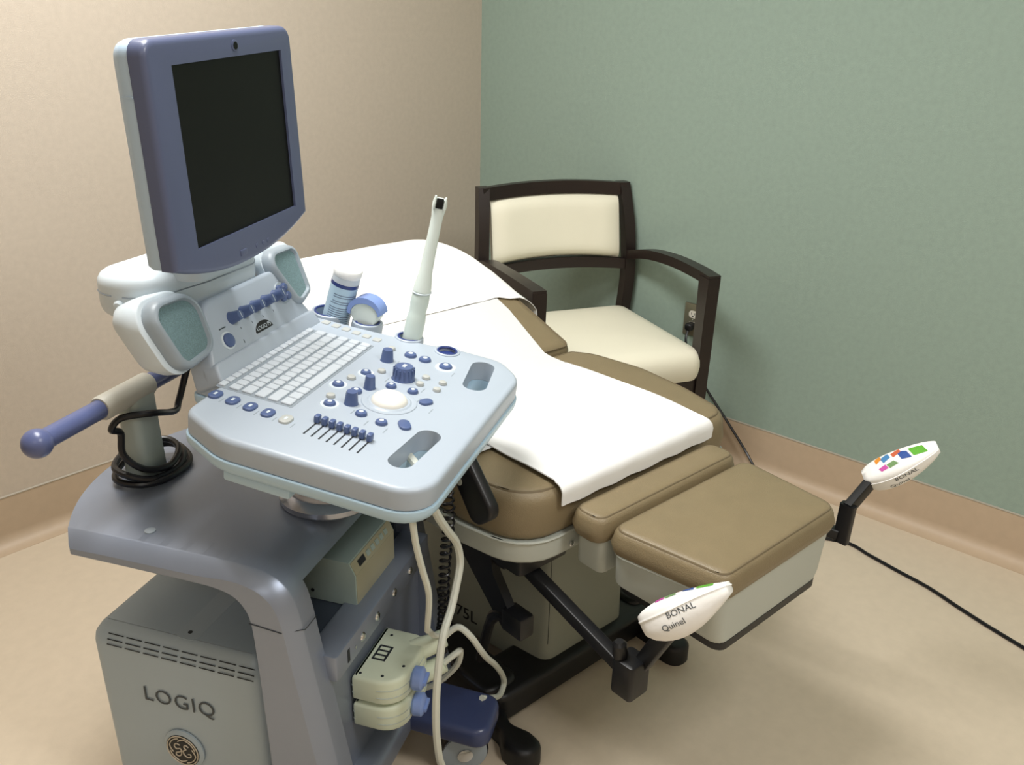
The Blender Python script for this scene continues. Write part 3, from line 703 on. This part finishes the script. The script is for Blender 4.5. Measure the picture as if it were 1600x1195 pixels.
obj('printed_legends', g, 'pod_grey', cpn)
# probe holders down the right side
for x, y, r, dz in HOLD:
    h = obj('probe_holder', G().lathe([(r*.8, -.07), (r+.004, -.05), (r+.007, -.006), (r+.006, .0015), (r+.003, .003), (r, .001), (r-.001, -.012), (r-.004, -.055), (r*.5, -.058)], 28, T(x, y, 0)), 'console_white', cpn)
    obj('holder_liner', G().lathe([(r-.0015, dz-.02), (r-.001, dz), (r*.5, dz), (r*.02, dz)], 28, T(x, y, 0)), 'cup_navy', h)
    obj('holder_lip', G().tube([(x+(r-.0008)*cos(2*pi*i/28), y+(r-.0008)*sin(2*pi*i/28), .0012) for i in range(30)], .0022, 6, False), 'cup_navy', h)

# speaker console behind the keyboard
SF = frame((0, .083, .873), (1, 0, 0), y=(0, cos(R(65)), sin(R(65))))
sc = obj('speaker_console', G().slab(rpoly([(-.098, -.014), (.236, -.014), (.222, .03), (.175, .122), (-.04, .122), (-.085, .03)], [.01, .01, .03, .03, .03, .03], 4), -.05, 0, .008, .004, 3), 'console_white', um, M=SF)
obj('console_lip', G().slab(rpoly([(-.097, -.014), (.235, -.014), (.221, .024), (-.089, .024)], .01, 3), -.02, .007, .005, 0, 3), 'console_white', sc)
def pod(quad, rad, side):
    out = [V(p) for p in rpoly(quad, rad, 7)]; c = sum(out, V((0, 0)))/len(out)
    rings = []
    for z, d, sh in ((-.05, .02, .0), (-.045, .01, 0), (-.03, .002, 0), (-.012, 0, 0), (.0, .001, 0), (.007, .005, 0), (.009, .009, 0), (.009, .0115, 0), (.004, .0135, 0), (.001, .0145, 0)):
        q = inset(out, d); rings.append([(p.x+side*.008*max(0, -z)/.08, p.y+.015*max(0, -z)/.08, z) for p in q])
    p = obj('speaker_pod', G().loft(rings, None, True, True), 'pod_grey', sc, 50)
    gq = inset(out, .0138); obj('speaker_grille', G().slab(gq, -.004, .0035), 'grille', p)
    rings = []
    o2 = [V((q.x+side*.004, q.y)) for q in out]
    for z, d in ((-.078, .035), (-.072, .018), (-.056, .002), (-.034, -.005), (-.014, -.005), (-.012, -.002)):
        rings.append([(p_.x+side*.010*max(0, -z)/.08, p_.y+.022*max(0, -z)/.08, z) for p_ in inset(o2, d)])
    obj('rear_shell', G().loft(rings), 'pod_white', p, 50)
pod([(-.156, .032), (-.064, .042), (-.046, .150), (-.174, .154)], [.03, .035, .04, .035], -1)
pod([(.192, .034), (.252, .052), (.268, .154), (.152, .156)], [.025, .025, .025, .03], 1)
for i in range(5):
    k = obj('console_knob', G().lathe([(.0115, 0), (.0105, .003), (.0085, .018), (.0075, .021), (.003, .0215)], 16, T(.006+.034*i, .077, 0)), 'control_blue', sc)
    obj('knob_mark', G().box(.0055+.034*i, .0065+.034*i, .071, .083, .0212, .022), 'pod_white', k)
cl = obj('button_cluster', G().lathe([(.021, 0), (.020, .002), (.019, .0024)], 24, T(.166, .076, 0)), 'pod_grey', sc)
for dx, dy in ((-.0085, .0085), (.0085, .0085), (-.0085, -.0085), (.0085, -.0085)):
    obj('cluster_button', G().lathe([(.0082, .002), (.0078, .006), (.005, .0085), (.001, .009)], 14, T(.166+dx*.95, .076+dy*.95, 0)), 'control_blue', cl)
rb = obj('power_button', G().lathe([(.016, 0), (.0155, .0015), (.013, .002)], 22, T(-.028, .047, 0)), 'pod_white', sc)
obj('button_cap', G().lathe([(.0125, .001), (.012, .005), (.009, .0065), (.001, .007)], 22, T(-.028, .047, 0)), 'control_blue', rb)
bd = obj('badge', G().slab([V((.073+.026*cos(a), .033+.017*sin(a))) for a in [pi*i/16 for i in range(17)]]+[V((.014, .0635)), V((.044, .0635))][:0], 0, .0012, .0005, 0, 1), 'ink_black', sc)
lettering('badge_lettering', 'LOGIQ P5', .0098, 'pod_white', bd, T(.073, .0393, .0015), ext=.0002)
g = G()
for i in range(4): g.box(.016+.034*i, .017+.034*i, .053, .057, 0, .0004)
g.box(-.036, -.018, .068, .070, 0, .0004).box(.008, .0095, .03, .036, 0, .0004)
obj('printed_legends', g, 'ink', sc)

# monitor arm and monitor
ar = obj('monitor_arm', G().slab(rpoly([(-.125, .175), (.0, .15), (.13, .145), (.165, .165), (.165, .27), (.05, .29), (-.12, .30)], [.05, .05, .03, .03, .04, .05, .06], 6), .962, 1.036, .02, .02, 4), 'pod_white', um)
obj('arm_seam', G().tube([tuple((p.x, p.y, 1.004)) for p in inset([V(q) for q in rpoly([(-.125, .175), (.0, .15), (.13, .145), (.165, .165), (.165, .27), (.05, .29), (-.12, .30)], [.05, .05, .03, .03, .04, .05, .06], 6)], -.0002)], .0012, 5), 'key_tray', ar)
obj('arm_pin', G().lathe([(.009, 0), (.009, .006), (.006, .009), (.001, .0095)], 14, axis_z((-.121, .225, .99), (-1, -.1, 0))), 'pod_white', ar)
obj('arm_support', G().slab(rpoly([(.03, .15), (.14, .15), (.14, .24), (.03, .24)], .03, 4), .82, .975), 'pod_grey', um)
obj('monitor_neck', G().slab(rpoly([(-.06, .125), (.05, .125), (.05, .2), (-.06, .2)], .02, 4), 1.02, 1.2, .02, 0, 3), 'pod_white', ar)
MM = T(-.006, .062, 1.235) @ MX.Rotation(R(-2.7), 4, 'Y') @ MX.Rotation(R(90), 4, 'X')
bot = [(x, -.186+.034*(abs(x)/.185)**2.2) for x in [-.185+.37*i/14 for i in range(15)]]
mo = [V(p) for p in bot]+[V(p) for p in rpoly([(.185, -.1), (.183, .157), (-.183, .157), (-.185, -.1)], [0, .022, .022, 0], 5)]
mn = obj('monitor', G().slab(mo, -.026, 0, .009, .0, 4), 'bezel_blue', um, M=MM, label='slate blue bezel monitor with black screen')
c = obj('cutter', G().box(-.131, .147, -.132, .122, -.006, .02), 'bezel_blue'); bpy.context.view_layer.update(); c.matrix_world = UM @ MM
bpy.context.view_layer.update(); cut(mn, [c])
obj('screen', G().box(-.131, .147, -.132, .122, -.0065, -.004), 'screen_black', mn)
rings = []
for z, k in ((-.0255, .995), (-.04, .995), (-.052, .97), (-.062, .9), (-.072, .7), (-.075, .5)): rings.append([(p.x*k, p.y*k, z) for p in mo])
bs_ = obj('back_shell', G().loft(rings[::-1]), 'shell_pale', mn, 50)
for y in (.085, -.06): obj('shell_rib', G().bar((-.1836, y, -.027), (-.1815, y, -.045), .002, .002, up=(0, 1, 0)), 'shell_pale', bs_)
eb = obj('bezel_emblem', G().lathe([(.0085, 0), (.0085, .001), (.0062, .0016)], 20, T(.02, .137, 0)), 'bezel_blue', mn); obj('emblem_disc', G().lathe([(.006, .0005), (.0055, .002)], 18, T(.02, .137, 0)), 'screen_black', eb)
for x in (.018, .037, .051): obj('monitor_button', G().lathe([(.0045, 0), (.004, .0018), (.001, .002)], 12, T(x, -.167, -.001)), 'bezel_blue', mn)
obj('monitor_button', G().box(-.03, -.012, -.172, -.162, -.002, .0014, .0012), 'bezel_blue', mn)

# ------------------------------------------------------------------ things on and in the machine
def at(p): return UM @ T(*p)
# thermal printer
t = thing('thermal_printer', 'pale grey thermal printer in the bay below the control panel', 'printer', at((.02, -.126, .455)))
pr = [(0, 0), (0, .064), (.012, .089), (.118, .091), (.118, 0)]
g = G().loft([[(x, y, z+.002) for y, z in pr] for x in (-.08, -.076, .076, .08)]); o = obj('case', g, 'printer_plastic', t)
g = G().loft([[(x, y-.0015, z+.004) for y, z in ((.0, .0), (.0, .0635), (.002, .0635), (.002, 0))] for x in (-.077, .077)]); fp = obj('front_door', g, 'printer_front', t)
Mf = frame((0, .0055, .0775), (1, 0, 0), y=(0, .433, .9))
o = obj('control_strip', G().box(-.077, .077, -.012, .012, 0, .0015), 'printer_front', t, M=Mf)
obj('display', G().box(-.058, -.034, -.006, .006, .0015, .0022), 'slot_dark', o)
for i in range(5): obj('strip_button', G().box(-.026+.018*i, -.015+.018*i, -.005, .005, .0015, .003), 'printer_plastic', o)
g = G()
for i in range(4): g.box(-.0812, -.08, .105, .11, .02+.012*i, .026+.012*i)
g.lathe([(.0035, 0), (.0035, .001)], 10, axis_z((-.0802, .085, .02), (-1, 0, 0))); obj('side_vents', g, 'slot_dark', t)
# connectors plugged into the front
def connector(z, label, boot):
    t = thing('probe_connector', label, 'probe connector', at((-.045, -.18, z)), 'probe connectors in the machine')
    out = rpoly([(-.072, -.05), (.072, -.05), (.072, .042), (-.072, .042)], [.045, .03, .004, .004], 7)
    b = obj('connector_body', G().slab(out, .002, .054, .008, .006, 3), 'connector_plastic', t)
    for zz in (.018, .034): obj('groove', G().tube([(p.x, p.y, zz) for p in inset([V(q) for q in out], -.0002)], .0009, 4), 'post_grey', b)
    for x, y in ((-.06, .03), (-.055, -.01), (-.02, -.035), (.05, .02)): obj('screw', G().lathe([(.0032, 0), (.0028, .0008)], 8, T(x, y, .0538)), 'slot_dark', b)
    k = obj('lock_knob', G().lathe([(.018, 0), (.0215, .004), (.0215, .018), (.016, .022), (.004, .023)], 18, axis_z((-.012, -.048, .026), (.15, -1, 0))), 'probe_blue', t)
    obj('knob_grip', G().box(-.015, .015, -.003, .003, .02, .028, M=axis_z((-.012, -.048, .026), (.15, -1, 0))), 'probe_blue', k)
    obj('cable_boot', G().tube([(.045, -.025, .034), (.062, -.055, .044), (.074, -.075, .055)], [.022, .019, .0165], 14), 'connector_plastic', t)
    obj('cable', G().tube(cr(boot, 6), .0062, 8), 'cable_white', t)
    return t
t = connector(.302, 'upper pale green probe connector with blue knob plugged into the machine', [(.073, -.073, .054), (.083, -.098, .078), (.088, -.122, .06), (.11, -.134, .015), (.15, -.135, -.037), (.21, -.135, -.105), (.258, -.135, -.17), (.27, -.135, -.203), (.24, -.135, -.208), (.195, -.13, -.178), (.165, -.12, -.155)])
g = G().box(-.02, .02, .002, .028, .0538, .0545); obj('connector_label', g, 'slot_dark', t)
for i in range(3): obj('label_print', G().box(-.016+.012*i, -.009+.012*i, .006, .024, .0544, .0549), 'connector_plastic', t)
connector(.243, 'lower pale green probe connector with blue knob, under the first one', [(.073, -.073, .054), (.088, -.092, .07), (.10, -.098, .068), (.112, -.085, .02), (.115, -.04, -.04), (.11, .0, -.06), (.10, .04, -.062)])
# two loose cables hanging from beneath the panel
def cable(name, label, pts, r, m='cable_white', n=8):
    g = G().tube(cr([V(p) for p in pts], n), r, 8); o = obj(name, g, m); o.matrix_world = UM; return tag(o, label, 'cable')
cable('probe_cable', 'thin white cable hanging straight below the panel corner', [(-.10, -.20, .80), (-.19, -.285, .782), (-.206, -.3, .76), (-.194, -.3, .709), (-.172, -.3, .65), (-.148, -.3, .587), (-.12, -.285, .50), (-.08, -.27, .46), (-.02, -.255, .40), (.03, -.25, .36)], .0052)
cable('probe_cable', 'thick white cable looping beside the coiled cord to the floor', [(-.05, -.2, .80), (-.13, -.29, .785), (-.147, -.3, .769), (-.11, -.3, .71), (-.064, -.3, .653), (-.024, -.3, .605), (-.008, -.3, .557), (-.028, -.3, .52), (-.051, -.3, .492), (-.085, -.3, .468), (-.105, -.3, .43), (-.121, -.3, .372), (-.125, -.3, .30), (-.115, -.3, .23), (-.101, -.3, .188), (-.07, -.31, .1), (-.03, -.35, .02), (.0, -.42, .0075), (.05, -.5, .0075), (.02, -.58, .0075), (-.1, -.56, .0075)], .0068)
# wipes canister
a, b = V((.286, .092, .80)), V((.287, .040, .962)); ax = (b-a).normalized()
t = thing('wipes_canister', 'white wipes canister with navy band and fine print standing in the panel holder', 'canister', UM @ axis_z(a, ax))
L = (b-a).length
obj('canister_body', G().lathe([(.024, 0), (.027, .004), (.027, L-.03), (.027, L-.008)], 32), 'key_white', t)
obj('canister_label', G().lathe([(.0273, .05), (.0273, L-.028)], 32, None, False), 'console_pale', t)
obj('canister_band', G().lathe([(.0274, L-.03), (.0274, L-.0225)], 32, None, False), 'cup_navy', t)
g = G()
for i in range(15):
    z = .06+i*.0046; r = .02745
    a0 = R(160+ (8 if i > 10 else 0)); a1 = R(290-(12 if i > 10 else random.uniform(0, 14)))
    if i in (9, 12): continue
    n = 12; vs = []; 
    for k in range(n+1):
        an = a0+(a1-a0)*k/n; vs += [(r*cos(an), r*sin(an), z), (r*cos(an), r*sin(an), z+.0014)]
    g.add(vs, [(2*k, 2*k+2, 2*k+3, 2*k+1) for k in range(n)])
obj('label_print', g, 'bezel_blue', t)
obj('canister_lid', G().lathe([(.0272, L-.010), (.0280, L-.006), (.0280, L+.002), (.026, L+.005), (.012, L+.006), (.001, L+.006)], 32), 'drape_paper', t)
# curved probe
t = thing('curved_probe', 'white curved ultrasound probe with pale blue lens in the panel holder', 'ultrasound probe', at((.284, .002, .80)))
def pring(r, y0, x): return r
prof = []
hd = [(-.012, 0), (-.012, .03), (-.013, .048), (-.017, .06), (-.026, .07), (-.033, .082)]
arc = [(.0-.034*cos(pi*i/12), .082+.030*sin(pi*i/12)) for i in range(1, 12)]
pf = hd+arc+[(-y, z) for y, z in hd[::-1]]
rings = []
for x, k in ((-.014, .86), (-.012, .97), (-.006, 1.0), (.006, 1.0), (.012, .97), (.014, .86)): rings.append([(x, -y*k, .05+(z-.05)*k) for y, z in pf])
pb = obj('probe_body', G().loft(rings), 'probe_white', t, 50)
arc2 = [(-.0362*cos(pi*i/12), .083+.033*sin(pi*i/12)) for i in range(0, 13)]; arc1 = [(-.030*cos(pi*i/12), .080+.024*sin(pi*i/12)) for i in range(12, -1, -1)]
g = G().loft([[(x, -y, z) for y, z in arc2+arc1] for x in (-.0165, .0165)]); obj('lens_cap', g, 'probe_blue', t)
obj('grip_ridge', G().tube([(-.0145, -y*.8, .075+(z-.075)*.75) for y, z in arc], .0012, 6), 'probe_white', pb)
# endocavity probe
a, b = V((.262, -.094, .815)), V((.303, -.147, 1.113)); ax = (b-a).normalized(); L = (b-a).length
t = thing('endocavity_probe', 'long slim white endocavity probe standing upright in the panel holder', 'ultrasound probe', UM @ axis_z(a, ax))
P = [(.0, .0165), (.03, .0185), (.07, .0185), (.082, .0172), (.088, .0162), (.105, .0178), (.122, .0170), (.128, .0160)]
obj('probe_handle', G().lathe([(r, z) for z, r in P], 24), 'sheath', t)
obj('probe_shaft', G().lathe([(.0172, .127), (.0165, .14), (.0125, .165), (.0115, .20), (.0108, .25), (.0108, L-.035), (.0132, L-.018), (.0138, L-.010), (.0125, L-.002), (.009, L), (.001, L)], 24), 'probe_white', t)
obj('sheath_band', G().tube([(.0176*cos(2*pi*i/24), .0176*sin(2*pi*i/24), .127+.003*cos(2*pi*i/24)) for i in range(26)], .0014, 6, False), 'pod_white', t)
Mi = (UM @ axis_z(a, ax)).inverted(); cd = (Mi @ CAMP)
an = atan2(cd.y, cd.x)
obj('probe_window', G().box(.0085, .0146, -.0065, .0065, L-.018, L+.0006, .001, M=MX.Rotation(an, 4, 'Z')), 'screen_black', t)
g = G()
for s in (-1, 1): g.box(.002, .0142, s*.0095-.002, s*.0095+.002, L-.02, L+.004, .0015, M=MX.Rotation(an, 4, 'Z'))
obj('tip_cheek', g, 'probe_white', t)
# black cord wound round the rear post
pts = [(.06, .24, .86), (.055, .262, .80), (.035, .268, .755), (.012, .262, .745), (-.05, .258, .768), (-.088, .29, .770), (-.102, .302, .752), (-.085, .30, .738), (-.092, .295, .70), (-.075, .272, .668), (-.03, .255, .655), (.02, .27, .665), (.03, .31, .672), (-.02, .345, .67), (-.08, .33, .665), (-.094, .29, .66), (-.07, .258, .648), (-.01, .25, .645), (.035, .275, .655), (.04, .32, .655), (-.02, .35, .65), (-.088, .325, .646), (-.09, .275, .643), (-.05, .245, .6415), (.02, .25, .6415), (.05, .29, .65), (.04, .32, .66)]
o = obj('black_cable', G().tube(cr([V(p) for p in pts], 8), .0062, 10), 'cord_black'); o.matrix_world = UM
tag(o, 'thick black cable wound around the rear post of the ultrasound machine', 'cable')

# ------------------------------------------------------------------ hand control with coiled cord on the table side
A = V((-.372, .112, .722)); B = V((-.372, .012, .602))
hd_ = (B-A).normalized(); t = thing('hand_control', 'black table hand control with coiled black cord hanging beside the tan seat', 'hand control', TM @ frame((A+B)/2, hd_, z=(-1, 0, 0)))
Lh = (B-A).length
b = obj('handset', G().slab(rpoly([(-Lh/2-.01, -.030), (Lh/2+.006, -.036), (Lh/2+.006, .036), (-Lh/2-.01, .030)], [.012, .024, .024, .012], 6), -.012, .012, .006, .006, 3), 'rubber_black', t)
obj('keypad_patch', G().slab(rpoly([(-.045, -.026), (.005, -.026), (.005, -.008), (-.045, -.008)], .0085, 5), .0115, .0128, .0006, 0, 1), 'pan_grey', t)
obj('control_hook', G().bar((.0, .01, -.012), (.0, .01, -.02), .02, .02), 'rubber_black', t)
path = cr([V(p) for p in [(-.385, .085, .70), (-.395, .095, .65), (-.40, .085, .58), (-.405, .09, .50), (-.41, .09, .42), (-.405, .10, .34), (-.40, .12, .28), (-.385, .14, .235), (-.36, .16, .215)]], 60)
turns = 42; coil = []
seglen = len(path)
pp_ = []
N = turns*12
for i in range(N+1):
    q = i/N*(seglen-1); k = min(seglen-2, int(q)); p = path[k].lerp(path[k+1], q-k); tg = (path[k+1]-path[k]).normalized()
    x = tg.cross(V((0, 1, 0))).normalized(); y = tg.cross(x); a_ = 2*pi*turns*i/N
    pp_.append(tuple(p+(x*cos(a_)+y*sin(a_))*.0095))
Mi = frame((A+B)/2, hd_, z=(-1, 0, 0)).inverted()
obj('coiled_cord', G().tube([tuple(Mi @ V(p)) for p in pp_], .0026, 6), 'cord_black', t)
